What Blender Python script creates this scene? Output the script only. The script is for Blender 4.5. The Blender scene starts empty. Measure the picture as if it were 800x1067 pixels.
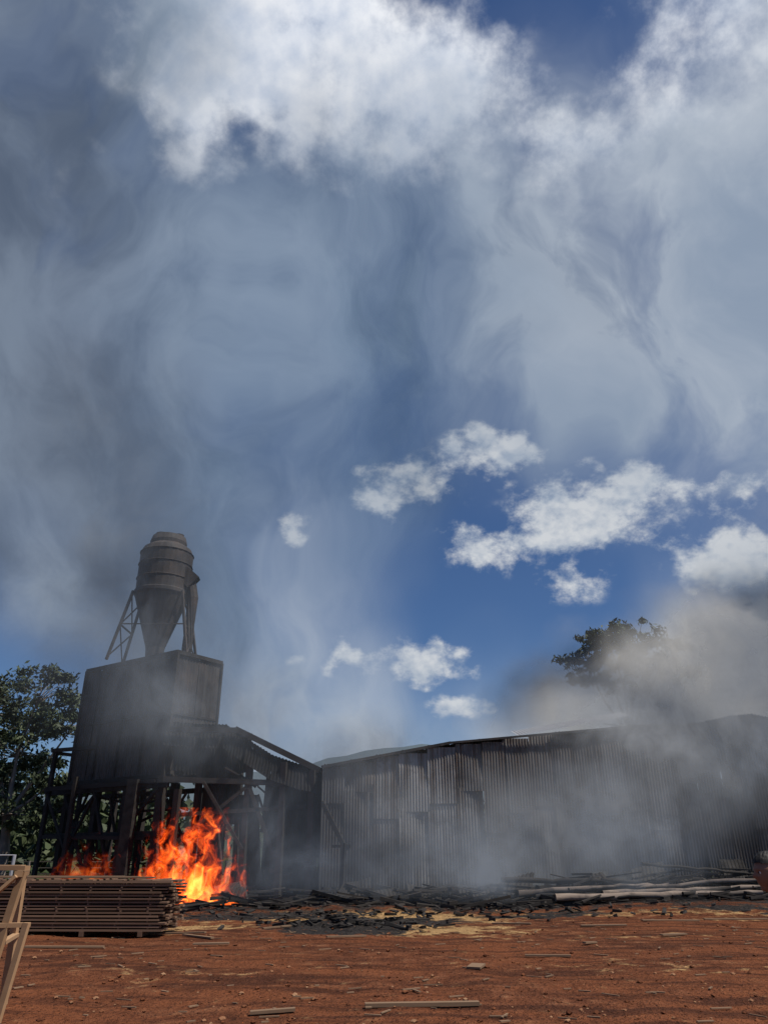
import bpy, bmesh, math, random
from mathutils import Vector, Matrix, noise as mnoise
random.seed(7)
scene=bpy.context.scene
R=math.radians

# ------------------------------------------------------------------ node helper
class G:
    def __init__(s,nt): s.nt=nt; s.N=nt.nodes; s.L=nt.links
    def new(s,t): return s.N.new(t)
    def put(s,sock,v):
        if v is None: return
        if isinstance(v,bpy.types.NodeSocket): s.L.new(v,sock)
        else:
            if isinstance(v,tuple) and len(v)==3 and sock.type=='RGBA': v=(*v,1)
            sock.default_value=v
    def m(s,op,a,b=None,c=None,clamp=False):
        n=s.new('ShaderNodeMath'); n.operation=op; n.use_clamp=clamp
        s.put(n.inputs[0],a); s.put(n.inputs[1],b); s.put(n.inputs[2],c); return n.outputs[0]
    def v(s,op,a,b=None,c=None):
        n=s.new('ShaderNodeVectorMath'); n.operation=op
        s.put(n.inputs[0],a); s.put(n.inputs[1],b)
        if c is not None: s.put(n.inputs[2],c)
        return n.outputs['Value'] if op in('DOT_PRODUCT','LENGTH') else n.outputs[0]
    def xyz(s,x,y,z):
        n=s.new('ShaderNodeCombineXYZ'); s.put(n.inputs[0],x); s.put(n.inputs[1],y); s.put(n.inputs[2],z); return n.outputs[0]
    def sep(s,a):
        n=s.new('ShaderNodeSeparateXYZ'); s.put(n.inputs[0],a); return n.outputs
    def map(s,a,loc=(0,0,0),rot=(0,0,0),sc=(1,1,1),t='POINT'):
        if t=='POINT' and not any(rot): return s.v('MULTIPLY_ADD',a,tuple(sc),tuple(loc))
        n=s.new('ShaderNodeMapping'); n.vector_type=t; s.put(n.inputs[0],a)
        n.inputs[1].default_value=loc; n.inputs[2].default_value=rot; n.inputs[3].default_value=sc; return n.outputs[0]
    def noise(s,a,scale,detail=3,rough=.5,dist=0,col=False):
        n=s.new('ShaderNodeTexNoise'); s.put(n.inputs['Vector'],a); n.inputs['Scale'].default_value=scale
        n.inputs['Detail'].default_value=detail; n.inputs['Roughness'].default_value=rough; n.inputs['Distortion'].default_value=dist
        return n.outputs[1] if col else n.outputs[0]
    def warp(s,p,src,scale,detail,rough,amt):
        """p + (noise(src)-.5)*amt"""
        n=s.noise(src,scale,detail,rough,0,True)
        return s.v('ADD',p,s.v('MULTIPLY_ADD',n,tuple(amt),tuple(-.5*q for q in amt)))
    def mr(s,a,f0,f1,t0=0.,t1=1.,smooth=True):
        n=s.new('ShaderNodeMapRange'); n.interpolation_type='SMOOTHSTEP' if smooth else 'LINEAR'
        s.put(n.inputs[0],a); s.put(n.inputs[1],f0); s.put(n.inputs[2],f1); s.put(n.inputs[3],t0); s.put(n.inputs[4],t1); return n.outputs[0]
    def mix(s,f,a,b,bt='MIX'):
        n=s.new('ShaderNodeMix'); n.data_type='RGBA'; n.blend_type=bt
        s.put(n.inputs[0],f); s.put(n.inputs[6],a); s.put(n.inputs[7],b); return n.outputs[2]
    def ramp(s,f,stops):
        n=s.new('ShaderNodeValToRGB'); s.put(n.inputs[0],f); e=n.color_ramp.elements
        while len(e)<len(stops): e.new(.5)
        for i,(p,c) in enumerate(stops): e[i].position=p; e[i].color=(*c,1)
        return n.outputs[0]
    def blobs(s,p,lst):
        acc=None
        for (loc,rad,w) in lst:
            q=s.v('MULTIPLY_ADD',p,tuple(1/r for r in rad),tuple(-l/r for l,r in zip(loc,rad)))
            f=s.mr(s.v('LENGTH',q),0.,1.,w,0.)
            acc=f if acc is None else s.m('ADD',acc,f)
        return acc

def mat(name,build,vol=False):
    m=bpy.data.materials.new(name); m.use_nodes=True; nt=m.node_tree; nt.nodes.clear(); g=G(nt)
    out=g.new('ShaderNodeOutputMaterial'); sh=build(g)
    g.L.new(sh,out.inputs['Volume' if vol else 'Surface']); return m
def prin(g,col,rough=.8,metal=0.,bump=None,bs=.3,bd=.05,spec=.3):
    b=g.new('ShaderNodeBsdfPrincipled'); g.put(b.inputs['Base Color'],col); g.put(b.inputs['Roughness'],rough)
    g.put(b.inputs['Metallic'],metal); b.inputs['Specular IOR Level'].default_value=spec
    if bump is not None:
        n=g.new('ShaderNodeBump'); n.inputs['Strength'].default_value=bs; n.inputs['Distance'].default_value=bd
        g.put(n.inputs['Height'],bump); g.L.new(n.outputs[0],b.inputs['Normal'])
    return b.outputs[0]
def pos(g): return g.new('ShaderNodeNewGeometry').outputs['Position']
def objc(g): return pos(g)
def island(g): return g.new('ShaderNodeNewGeometry').outputs['Random Per Island']

# ------------------------------------------------------------------ camera
cd=bpy.data.cameras.new('camera'); cam=bpy.data.objects.new('camera',cd); scene.collection.objects.link(cam)
PITCH=24.8
cam.location=(0,0,1.65); cam.rotation_euler=(R(90+PITCH),0,0)
cd.sensor_fit='VERTICAL'; cd.sensor_height=24; cd.lens=24*771/1067; cd.clip_end=6000
scene.camera=cam
scene.view_settings.view_transform='Standard'; scene.view_settings.look='None'; scene.view_settings.exposure=0

# ------------------------------------------------------------------ sun
SUN_EL,SUN_AZ=60.,112.   # azimuth clockwise from +Y
sdir=Vector((math.sin(R(SUN_AZ))*math.cos(R(SUN_EL)),math.cos(R(SUN_AZ))*math.cos(R(SUN_EL)),math.sin(R(SUN_EL))))
sl=bpy.data.lights.new('sun','SUN'); sl.energy=4.7; sl.angle=R(.6); sl.color=(1,.95,.86)
so=bpy.data.objects.new('sun',sl); scene.collection.objects.link(so)
so.rotation_euler=(-sdir).to_track_quat('-Z','Y').to_euler(); so.location=sdir*80

# ------------------------------------------------------------------ world: sky, cumulus and drifting high smoke
w=bpy.data.worlds.new('World'); scene.world=w; w.use_nodes=True
try: w.cycles.sampling_method='NONE'
except Exception as ex: print(ex)
nt=w.node_tree; nt.nodes.clear(); g=G(nt)
out=g.new('ShaderNodeOutputWorld'); bg=g.new('ShaderNodeBackground'); bg.inputs[1].default_value=.11
g.L.new(bg.outputs[0],out.inputs[0])
sky=g.new('ShaderNodeTexSky'); sky.sky_type='NISHITA'; sky.sun_disc=False
sky.sun_elevation=R(SUN_EL); sky.sun_rotation=R(SUN_AZ); sky.air_density=1.; sky.dust_density=.3; sky.ozone_density=2.5
d=g.new('ShaderNodeTexCoord').outputs['Generated']
# world-fixed sky chart about a direction 24.8 deg above the +Y horizon
c0,s0=math.cos(R(24.8)),math.sin(R(24.8))
fw=g.m('MAXIMUM',g.v('DOT_PRODUCT',d,(0,c0,s0)),.18)
cx=g.m('MULTIPLY',g.m('DIVIDE',g.v('DOT_PRODUCT',d,(1,0,0)),fw),10.)
cy=g.m('MULTIPLY',g.m('DIVIDE',g.v('DOT_PRODUCT',d,(0,-s0,c0)),fw),10.)
p=g.xyz(cx,cy,0.)
pw=g.warp(p,d,6.,3,.6,(3.4,3.0,0))
pws=g.warp(p,d,13.,2,.6,(1.1,.7,0))
big=g.blobs(pw,[((-2.3,6.5,0),(2.5,1.8,9),1.1),((-.2,6.1,0),(3.2,2.0,9),1.25),((.7,4.9,0),(1.7,1.1,9),.6),
   ((-2.3,4.9,0),(1.4,1.0,9),.9),((3.6,5.0,0),(3.2,1.4,9),1.0),((5.,6.7,0),(2.6,1.6,9),.9),((-4.1,4.5,0),(.5,.4,9),.5)])
small=g.blobs(pws,[((.5,.4,0),(.9,.5,9),.8),((1.5,.85,0),(1.,.45,9),1.05),((-.1,.2,0),(.6,.45,9),.8),((1.5,-.5,0),(1.2,.5,9),1.),((2.5,-.05,0),(1.4,.85,9),1.25),((3.5,.35,0),(.9,.55,9),.85),
   ((4.6,-.55,0),(1.4,.8,9),1.3),((4.4,.3,0),(1.,.35,9),.7),((5.2,.3,0),(.5,.4,9),.8),((-1.2,-.18,0),(.36,.38,9),.8),((2.5,-.95,0),(.9,.45,9),.7),
   ((.5,-2.0,0),(1.2,.42,9),1.1),((-.55,-2.05,0),(.5,.34,9),1.),((-1.3,-2.02,0),(.36,.22,9),.95),((1.05,-2.62,0),(.8,.26,9),.9),((.6,-2.32,0),(.5,.15,9),.6)])
dz=g.map(d,(0,0,0),(0,0,0),(1,1,1.35))
nb=g.noise(d,8.,7,.6); nb2=g.noise(g.v('ADD',d,(.006,.002,.022)),8.,3,.6)
ns=g.noise(dz,17.,7,.62); ns2=g.noise(g.v('ADD',dz,(0.002,0,.018)),17.,3,.62)
cb=g.mr(g.m('MULTIPLY_ADD',g.m('SUBTRACT',nb,.5),3.4,big),.15,1.25)
cs=g.mr(g.m('MULTIPLY_ADD',g.m('SUBTRACT',ns,.5),3.0,small),.20,1.0)
cb=g.m('MULTIPLY',cb,g.mr(big,.02,.3)); cs=g.m('MULTIPLY',cs,g.mr(small,.02,.25))
lb=g.m('MULTIPLY_ADD',g.m('SUBTRACT',nb,nb2),4.,.62,clamp=True)
ls=g.m('MULTIPLY_ADD',g.m('SUBTRACT',ns,ns2),4.,.58,clamp=True)
colb=g.mix(lb,(4.4,5.1,6.4),(7.9,8.1,8.5)); cols=g.mix(ls,(3.2,3.8,4.7),(6.0,6.2,6.4))
base=g.mix(1.,sky.outputs[0],(.37,.48,.64),'MULTIPLY')
c=g.mix(cb,base,colb); c=g.mix(g.m('MULTIPLY',cs,.93),c,cols)
# high smoke, streaming up and away
ps=g.warp(p,g.map(p,(3,1,0),(0,0,0),(.27,.22,1)),1.,3,.52,(4.4,4.0,0))
sn=g.noise(g.map(ps,(0,0,0),(0,0,R(20)),(.46,.33,1)),1.,6,.56)
sn2=g.noise(g.map(ps,(7,3,0),(0,0,R(-30)),(.40,.29,1)),1.,6,.56)
pale=g.blobs(ps,[((5.2,2.8,0),(5.6,4.4,9),1.7),((5.5,6.0,0),(3.8,3.0,9),.9),((2.4,1.9,0),(2.8,2.4,9),.75),((6.4,-2.6,0),(3.8,2.6,9),1.7),((3.4,-3.2,0),(3.6,2.0,9),1.3),((-1.6,-3.1,0),(3.4,2.1,9),1.4),
   ((-2.0,.0,0),(2.0,4.0,9),.6),((1.2,4.2,0),(4,2.6,9),.6),((-2.2,3.3,0),(3.0,2.8,9),.6),((-4.8,-.9,0),(1.2,1.6,9),1.2),((-1.,-1.5,0),(2,2.4,9),.4),((-4.9,5.2,0),(2.6,2.,9),.3)])
dark=g.blobs(ps,[((-5.2,2.6,0),(5.0,5.4,9),1.8),((-4.0,.3,0),(2.8,3.8,9),1.9),((-5.,7.4,0),(4.2,3.6,9),1.3),((-.6,2.6,0),(4.4,3.8,9),1.0),((-.4,.6,0),(2.4,2.4,9),.6),((2.,3.0,0),(4,3,9),.35),
   ((-3.2,-1.3,0),(2.0,2.8,9),1.5)])
pa=g.m('MULTIPLY',pale,g.mr(sn,.30,.70,.3,1.15)); pa=g.m('MINIMUM',pa,.92)
da=g.m('MULTIPLY',dark,g.mr(sn2,.30,.70,.4,1.1)); da=g.m('MINIMUM',da,.93)
lft=g.mr(cx,-1.5,-4.5)
dcol=g.mix(g.mr(sn,.32,.68),(.85,1.3,2.05),(1.8,2.5,3.5)); dcol=g.mix(g.m('MULTIPLY',lft,.7),dcol,g.mix(g.mr(sn,.32,.66),(.82,1.0,1.35),(1.75,2.05,2.55)))
c=g.mix(pa,c,g.mix(g.mr(sn2,.32,.68),(2.5,3.1,4.0),(4.0,4.5,5.2)))
dm=g.m('MULTIPLY',da,g.m('MULTIPLY_ADD',pa,-.5,1.))
c=g.mix(dm,c,dcol)
g.L.new(c,bg.inputs[0])

# ------------------------------------------------------------------ mesh helpers
def link(o,parent=None):
    scene.collection.objects.link(o)
    if parent: o.parent=parent
    return o
def empty(name,loc=(0,0,0)):
    e=bpy.data.objects.new(name,None); e.empty_display_size=.3; scene.collection.objects.link(e); return e
def mk(name,vs,fs,material,parent=None,smooth=False):
    me=bpy.data.meshes.new(name); me.from_pydata([tuple(v) for v in vs],[],fs); me.update()
    if material: me.materials.append(material)
    if smooth:
        for q in me.polygons: q.use_smooth=True
    return link(bpy.data.objects.new(name,me),parent)
class B:   # accumulates geometry
    def __init__(s): s.v=[]; s.f=[]
    def add(s,vs,fs):
        n=len(s.v); s.v+= [Vector(q) for q in vs]; s.f+=[tuple(i+n for i in f) for f in fs]
    def beam(s,p,q,wd,th,up=(0,0,1),jit=0.):
        p=Vector(p);q=Vector(q);dv=(q-p).normalized();upv=Vector(up)
        if abs(dv.dot(upv))>.95: upv=Vector((.3,1,0)).normalized()
        sd=dv.cross(upv).normalized(); u2=sd.cross(dv).normalized()
        vs=[]
        for e in (p,q):
            for a,b in((-1,-1),(1,-1),(1,1),(-1,1)):
                vs.append(e+sd*a*wd/2+u2*b*th/2+Vector([random.uniform(-jit,jit) for _ in range(3)]))
        s.add(vs,[(0,1,2,3),(7,6,5,4),(0,4,5,1),(1,5,6,2),(2,6,7,3),(3,7,4,0)])
    def tube(s,pts,rad,n=8,cap=True):
        base=len(s.v)
        for i,pt in enumerate(pts):
            pt=Vector(pt); a=Vector(pts[max(i-1,0)]); b=Vector(pts[min(i+1,len(pts)-1)]); dv=(b-a).normalized()
            sd=dv.cross(Vector((0,0,1)));
            if sd.length<.05: sd=dv.cross(Vector((0,1,0)))
            sd.normalize(); u2=sd.cross(dv)
            for k in range(n):
                t=2*math.pi*k/n; s.v.append(pt+(sd*math.cos(t)+u2*math.sin(t))*rad[i])
        for i in range(len(pts)-1):
            for k in range(n):
                k2=(k+1)%n; s.f.append((base+i*n+k,base+i*n+k2,base+(i+1)*n+k2,base+(i+1)*n+k))
        if cap:
            s.f.append(tuple(base+k for k in range(n))); s.f.append(tuple(base+(len(pts)-1)*n+k for k in reversed(range(n))))
    def sheet(s,o,ax,ay,W,H,nrm,per=.13,dep=.03,rows=6,bend=None):
        """corrugated sheet: waves along ax, length along ay"""
        o=Vector(o);ax=Vector(ax).normalized();ay=Vector(ay).normalized();nrm=Vector(nrm).normalized()
        n=max(2,int(W/per*4)); base=len(s.v)
        for r in range(rows+1):
            for i in range(n+1):
                q=o+ax*(W*i/n)+ay*(H*r/rows)+nrm*(dep*.5*(1 if i%4 in(0,1) else -1))
                if bend: q=q+bend(i/n,r/rows)
                s.v.append(q)
        for r in range(rows):
            for i in range(n):
                a=base+r*(n+1)+i; s.f.append((a,a+1,a+n+2,a+n+1))
    def make(s,name,material,parent=None,smooth=False): return mk(name,s.v,s.f,material,parent,smooth)
def fb(x,y,z=0.,o=4): return mnoise.fractal(Vector((x,y,z)),1.,2.,o)

# ------------------------------------------------------------------ ground
def sst(a,b,x):
    t=min(max((x-a)/(b-a),0),1); return t*t*(3-2*t)
def gh(x,y):
    h=.42*sst(3,9,x)*sst(22,28.5,y)
    h+=.05*fb(x*.25,y*.25,1)*sst(150,60,y)
    if y<45 and abs(x)<25: h+=.04*fb(x*1.1,y*1.1,4.,5)
    h+=.28*math.exp(-(((x+1.2)/4.5)**2+((y-26.6)/1.3)**2))*(.7+.6*fb(x*.9,y*.9,9))
    h+=.3*math.exp(-(((x-8)/7)**2+((y-29.)/.9)**2))*(.6+.9*fb(x*.8,y*.8,3))
    h+=.12*math.exp(-(((x+1.)/1.8)**2+((y-21.8)/.9)**2))*(.7+.9*fb(x*1.6,y*1.6,6))
    if y>60: h+= 9*sst(60,260,y)*(.5+.5*sst(30,-60,x))
    return h
def ground_mat(g):
    P=pos(g); s=g.sep(P)
    n1=g.noise(P,.35,4,.6); n2=g.noise(P,2.2,6,.65); n3=g.noise(P,14.,3,.7); n4=g.noise(g.map(P,(0,0,0),(0,0,.25),(.25,1.6,1)),1.4,4,.6)
    red=g.ramp(n2,[(.3,(.07,.024,.012)),(.5,(.165,.057,.026)),(.7,(.30,.125,.062))])
    red=g.mix(g.mr(n1,.35,.65),red,(.22,.074,.031))
    red=g.mix(g.mr(n4,.46,.62,0.,.78),red,(.068,.025,.014))
    y=s[1];x=s[0]
    band=g.blobs(g.warp(P,P,.5,3,.6,(5,4,0)),
        [((.2,24.0,0),(8.5,3.0,99),1.25),((1.2,20.2,0),(3.5,2.,99),1.3),((-5.,21.,0),(4.,1.9,99),1.),((9,24.5,0),(7,2.,99),.7),((4,14,0),(4,1.3,99),.4),((-3,13,0),(3,1.,99),.35),((5,18.5,0),(4,1.2,99),.5)])
    sd=g.mr(g.m('MULTIPLY_ADD',g.m('SUBTRACT',n2,.5),3.6,band),.4,1.05,0.,.92)
    col=g.mix(sd,red,g.ramp(n3,[(.3,(.36,.20,.08)),(.6,(.58,.37,.17))]))
    ch=g.mr(g.m('MULTIPLY_ADD',g.m('SUBTRACT',n2,.5),7.,y),24.8,26.4)
    ch=g.m('MULTIPLY',ch,g.mr(y,60.,44.))
    chp=g.blobs(g.warp(P,P,1.4,3,.6,(2.4,3.4,0)),[((-1.0,20.8,0),(2.5,3.0,99),1.5),((.8,22.9,0),(2.6,1.6,99),1.),((-4.5,23.8,0),(3.,1.4,99),1.),((4.5,24.4,0),(3.4,1.2,99),.9),((-2.5,24.5,0),(3.5,1.1,99),.8),((10.5,24.8,0),(3.5,1.,99),.8)])
    ch=g.m('MAXIMUM',ch,g.mr(g.m('MULTIPLY_ADD',g.m('SUBTRACT',n2,.5),1.4,chp),.22,.5))
    col=g.mix(ch,col,g.ramp(n3,[(.35,(.012,.011,.011)),(.65,(.065,.055,.05))]))
    gr=g.mr(g.m('MULTIPLY_ADD',n1,12.,y),48.,58.)
    col=g.mix(gr,col,g.ramp(n2,[(.3,(.035,.055,.02)),(.7,(.075,.10,.035))]))
    h=g.m('MULTIPLY_ADD',n3,.45,g.m('MULTIPLY_ADD',n4,.6,n2))
    return prin(g,col,.95,0,h,1.,.3,.1)
M_ground=mat('red_earth',ground_mat)
NX=260;NY=300
xs=[math.copysign(abs(q)**3.2*900+abs(q)*22,q) for q in [(-1+2*i/NX) for i in range(NX+1)]]
ys=[-30+ (q*75)+ (q**7)*2500 for q in [i/NY for i in range(NY+1)]]
gv=[(x,y,gh(x,y)) for y in ys for x in xs]
gf=[(j*(NX+1)+i,j*(NX+1)+i+1,(j+1)*(NX+1)+i+1,(j+1)*(NX+1)+i) for j in range(NY) for i in range(NX)]
mk('ground',gv,gf,M_ground,None,True)

b=B()
def rock(c,r):
    vs=[];c=Vector(c)
    for dx,dy,dz in((1,0,0),(-1,0,0),(0,1,0),(0,-1,0),(0,0,1),(0,0,-1),(.6,.6,.5),(-.6,.6,.5),(.6,-.6,.5),(-.6,-.6,.5)):
        k=r*random.uniform(.7,1.2); vs.append(c+Vector((dx*k,dy*k,dz*k*.7)))
    b.add(vs,[(4,6,8),(4,8,9),(4,9,7),(4,7,6),(6,0,8),(8,3,9),(9,1,7),(7,2,6),(0,5,3),(3,5,1),(1,5,2),(2,5,0),(0,3,8),(3,1,9),(1,2,7),(2,0,6)])
for i in range(2800):
    y=8+random.random()**1.4*19; x=random.uniform(-.62,.62)*y
    r=random.choice([.010,.012,.016,.02,.026,.038])*random.uniform(.7,1.3); rock((x,y,gh(x,y)+r*.1),r)
M_clod=mat('clods',lambda g:prin(g,g.ramp(island(g),[(0,(.08,.028,.014)),(.7,(.18,.066,.03)),(1,(.32,.18,.10))]),.95,0,None,spec=.1))
b.make('earth_clods',M_clod)

# ------------------------------------------------------------------ materials
def char_mat(g):
    P=objc(g); n=g.noise(P,3.,4,.6); r=island(g)
    col=g.mix(r,g.ramp(n,[(.3,(.012,.011,.011)),(.7,(.055,.049,.045))]),(.04,.034,.03))
    return prin(g,col,.9,spec=.15)
M_char=mat('charred_timber',char_mat)
def rust_mat(g):
    P=objc(g); n=g.noise(P,1.1,5,.65); n2=g.noise(g.map(P,(0,0,0),(0,0,0),(3,3,.35)),1.5,3,.6); r=island(g)
    col=g.ramp(n,[(.3,(.022,.020,.021)),(.5,(.052,.045,.042)),(.68,(.10,.075,.062))])
    col=g.mix(g.mr(n2,.5,.7,0.,.6),col,(.095,.09,.085))
    col=g.mix(g.m('MULTIPLY',r,.5),col,(.032,.027,.026))
    return prin(g,col,.7,.0,spec=.2)
M_rust=mat('sooty_steel',rust_mat)
def wood(c1,c2,sc=(1,12,12)):
    def f(g):
        P=objc(g); r=island(g); n=g.noise(g.v('ADD',g.map(P,(0,0,0),(0,0,0),sc),g.xyz(g.m('MULTIPLY',r,37.),0.,0.)),1.3,4,.6)
        col=g.mix(n,c1,c2); col=g.mix(g.m('MULTIPLY',r,.6),col,tuple(x*.45 for x in c1))
        return prin(g,col,.8)
    return f
M_lumber=mat('weathered_lumber',wood((.14,.08,.05),(.30,.18,.115)))
M_pine=mat('fresh_sawn_pine',wood((.36,.20,.10),(.52,.33,.18)))
def log_mat(g):
    P=objc(g); n=g.noise(g.map(P,(0,0,0),(0,0,0),(.8,9,9)),1.,4,.65); n2=g.noise(P,1.3,4,.6)
    col=g.mix(n,(.15,.11,.085),(.33,.26,.21)); col=g.mix(g.mr(n2,.45,.62,0.,.85),col,(.06,.048,.042)); return prin(g,col,.85,0,n,.5,.03)
M_log=mat('weathered_log',log_mat)
M_plank=mat('discarded_plank',wood((.17,.095,.055),(.38,.25,.15)))

def wall_mat(g):
    P=objc(g); s=g.sep(P); r=island(g)
    n=g.noise(P,.45,4,.6); st=g.noise(g.map(P,(0,0,0),(0,0,0),(2.6,1,.12)),1.5,4,.6); fine=g.noise(g.map(P,(0,0,0),(0,0,0),(9,1,.4)),2.,3,.6); sp=g.noise(P,1.3,5,.65)
    col=g.mix(g.mr(n,.35,.65),(.20,.185,.175),(.38,.36,.34))
    col=g.mix(g.mr(r,.3,1.,0.,.8,False),col,(.115,.10,.09))
    col=g.mix(g.mr(st,.44,.62,0.,.85),col,(.095,.062,.044))
    col=g.mix(g.mr(sp,.52,.66,0.,.7),col,(.07,.058,.052))
    col=g.mix(g.mr(fine,.56,.75,0.,.5),col,(.48,.46,.44))
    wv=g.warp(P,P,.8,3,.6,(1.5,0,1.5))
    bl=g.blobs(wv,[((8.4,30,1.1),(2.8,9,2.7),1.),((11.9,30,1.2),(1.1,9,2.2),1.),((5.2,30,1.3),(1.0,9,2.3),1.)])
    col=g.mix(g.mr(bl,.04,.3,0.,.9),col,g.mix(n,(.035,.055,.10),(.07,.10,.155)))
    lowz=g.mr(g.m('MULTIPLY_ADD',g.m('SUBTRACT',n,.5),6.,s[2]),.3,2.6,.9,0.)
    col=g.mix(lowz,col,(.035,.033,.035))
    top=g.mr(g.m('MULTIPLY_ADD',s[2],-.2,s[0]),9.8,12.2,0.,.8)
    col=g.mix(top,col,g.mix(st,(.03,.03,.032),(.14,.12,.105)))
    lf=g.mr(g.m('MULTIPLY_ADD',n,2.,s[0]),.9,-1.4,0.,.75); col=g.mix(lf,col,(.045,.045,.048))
    return prin(g,col,.75,0.,spec=.12)
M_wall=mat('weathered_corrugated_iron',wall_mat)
M_white=mat('galvanised_sheet',lambda g:prin(g,g.mix(g.noise(objc(g),1.5,3),(.3,.3,.31),(.5,.5,.52)),.5,.2))

# ------------------------------------------------------------------ long corrugated shed
shed=empty('corrugated_iron_shed')
def top_z(x):
    pts=[(-2.4,4.62),(2.6,5.5),(6.,5.85),(9.8,6.12),(13,6.25),(18,6.5),(30,6.9)]
    for (a,za),(b_,zb) in zip(pts,pts[1:]):
        if x<=b_: return za+(zb-za)*(x-a)/(b_-a)
    return pts[-1][1]
x=-2.35;k=0
wall=B()
while x<28:
    W=random.choice([.78,.86,.98,1.1]); zt=top_z(x+W/2)+random.uniform(-.06,.05); zb=-.05
    if x>12.3 and random.random()<.4: zt-=random.uniform(.1,.5)
    y=30+random.uniform(0,.045)+.012*(k%3)
    tl=random.uniform(-.012,.012)
    mid=random.uniform(2.2,3.9)
    amp=random.uniform(.05,.22) if random.random()<.5 else .02; ph=random.random()*6
    bd=lambda a,r_,amp=amp,ph=ph:Vector((0,amp*math.sin(r_*5+ph)*(a-.5),0))
    for (za,ze,yo) in ((zb,mid+.12,0.),(mid,zt,-.035)):
        wall.sheet((x,y+yo,za),(1,0,tl*0),(tl,0,1),W+.03,ze-za,(0,-1,0),.11,.024,4,bd)
    x+=W; k+=1
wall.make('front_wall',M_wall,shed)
b=B()
for x in [i*2.6-2.2 for i in range(12)]:
    b.beam((x,30.25,0),(x,30.25,top_z(x)-.15),.16,.16)
for z in (1.2,3.,): b.beam((-2.3,30.17,z),(28,30.17,z),.08,.1)
for i in range(11):
    xa=i*2.6-2.2; b.beam((xa,30.17,top_z(xa)-.3),(xa+2.6,30.17,top_z(xa+2.6)-.3),.08,.12)
for x in [i*5.2-2.2 for i in range(6)]:
    b.beam((x,42,0),(x,42,4.5),.2,.2); b.beam((x,30.3,top_z(x)-.3),(x,42,4.6),.12,.2)
b.make('frame',M_char,shed)
b=B()
for i in range(30):
    if i in (7,8,15,16,19,22): continue
    xa=-2.3+i*1.0; zt=top_z(xa+.5)
    sg=random.uniform(0,.1)
    b.sheet((xa,29.93,zt+.05),(1,0,.05),(0,1,-.12),1.02,12 if random.random()<.7 else 6,(0,0,1),.13,.03,6,lambda a,r_,sg=sg:Vector((0,0,-sg*math.sin(r_*3))))
b.make('roof',M_rust,shed)
b=B()
b.beam((-2.4,29.9,4.68),(2.6,29.9,5.58),.06,.10); b.beam((2.6,29.9,5.58),(9.8,29.9,6.2),.05,.08); b.beam((9.8,29.9,6.2),(28,29.9,6.85),.06,.10)
b.make('eave_flashing',M_rust,shed)
b=B()
b.sheet((5.4,31,6.0),(1,.0,.17),(0,1,.25),4.8,1.6,(0,0,1),.13,.03,3)
b.sheet((9.4,31.5,6.5),(1,.1,-.1),(0,1,.2),2.2,1.3,(0,0,1),.13,.03,3)
b.make('lifted_roof_sheet',M_white,shed)
b=B()
def bk(x): return 6.3+.55*max(0,1-abs(x-14.6)/2.6)+.5*max(0,1-abs(x-19.5)/3.)
for i in range(11):
    xa=12.0+i*.95; z0=bk(xa); z1=bk(xa+.95)
    b.sheet((xa,30.6,z0),(1,0,(z1-z0)/.95),(0,1,-.25),1.0,3.5,(0,0,1),.13,.03,3)
    b.sheet((xa,30.62,4.6),(1,0,0),(0,0,1),.95,min(z0,z1)-4.6+.03,(0,-1,0),.13,.03,3)
b.make('buckled_sheets',M_rust,shed)
b=B()
for i in range(12):
    b.sheet((-2.42,30.1+i,0),(0,1,0),(0,0,1),1.02,4.55-.06*i,(-1,0,0),.13,.03,3)
b.make('side_wall',M_rust,shed)

# ------------------------------------------------------------------ burning mill building with dust hopper and cyclone
mill=empty('sawmill_building')
C=Vector((-8.73,31,0)); e1=Vector((-.815,.579,0)).normalized(); e2=Vector((.579,.815,0))
def Q(s_,t_,z): return C+e1*s_+e2*t_+Vector((0,0,z))
LZ,TZ=4.45,9.4; SL,SW=6.2,2.4
b=B()
def panel(bb,s0,t0,s1,t1,z0,z1,nrm,n=5):
    a=Q(s0,t0,z0); e=Q(s1,t1,z0); L=(e-a).length/n
    for i in range(n):
        bb.sheet(a+(e-a)*(i/n)+nrm*random.uniform(0,.03),(e-a),(0,0,1),L+.02,z1-z0+random.uniform(-.04,.04),nrm,.16,.022,5,
          lambda a_,r_,k=random.uniform(-.05,.05):nrm*k*math.sin(r_*3.1))
panel(b,0,0,SL,0,LZ,TZ,-e2,6); panel(b,0,0,0,SW,LZ,TZ,-e1,2); panel(b,0,SW,SL,SW,LZ,TZ,e2,6); panel(b,SL,0,SL,SW,LZ,TZ,e1,2)
b.add([Q(-.05,-.05,TZ-.12),Q(SL+.05,-.05,TZ-.12),Q(SL+.05,SW+.05,TZ-.12),Q(-.05,SW+.05,TZ-.12)],[(0,1,2,3)])
b.add([Q(0,0,LZ+.1),Q(SL,0,LZ+.1),Q(SL,SW,LZ+.1),Q(0,SW,LZ+.1)],[(0,1,2,3)])
b.make('sawdust_hopper',M_rust,mill)
b=B()
for z in (LZ,TZ+.02):
    b.beam(Q(-.08,-.06,z),Q(SL+.08,-.06,z),.1,.16); b.beam(Q(-.06,-.08,z),Q(-.06,SW+.08,z),.1,.16); b.beam(Q(SL+.06,0,z),Q(SL+.06,SW,z),.1,.16)
for s_,t_ in((-.05,-.05),(SL+.05,-.05),(-.05,SW+.05)): b.beam(Q(s_,t_,LZ),Q(s_,t_,TZ),.14,.14)
for i in range(1,4): b.beam(Q(SL*i/4,-.05,LZ),Q(SL*i/4,-.05,TZ),.07,.07)
b.beam(Q(0,-.055,6.9),Q(SL,-.055,6.9),.06,.08); b.beam(Q(-.055,0,6.9),Q(-.055,SW,6.9),.06,.08)
b.make('hopper_frame',M_char,mill)
b=B()
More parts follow.
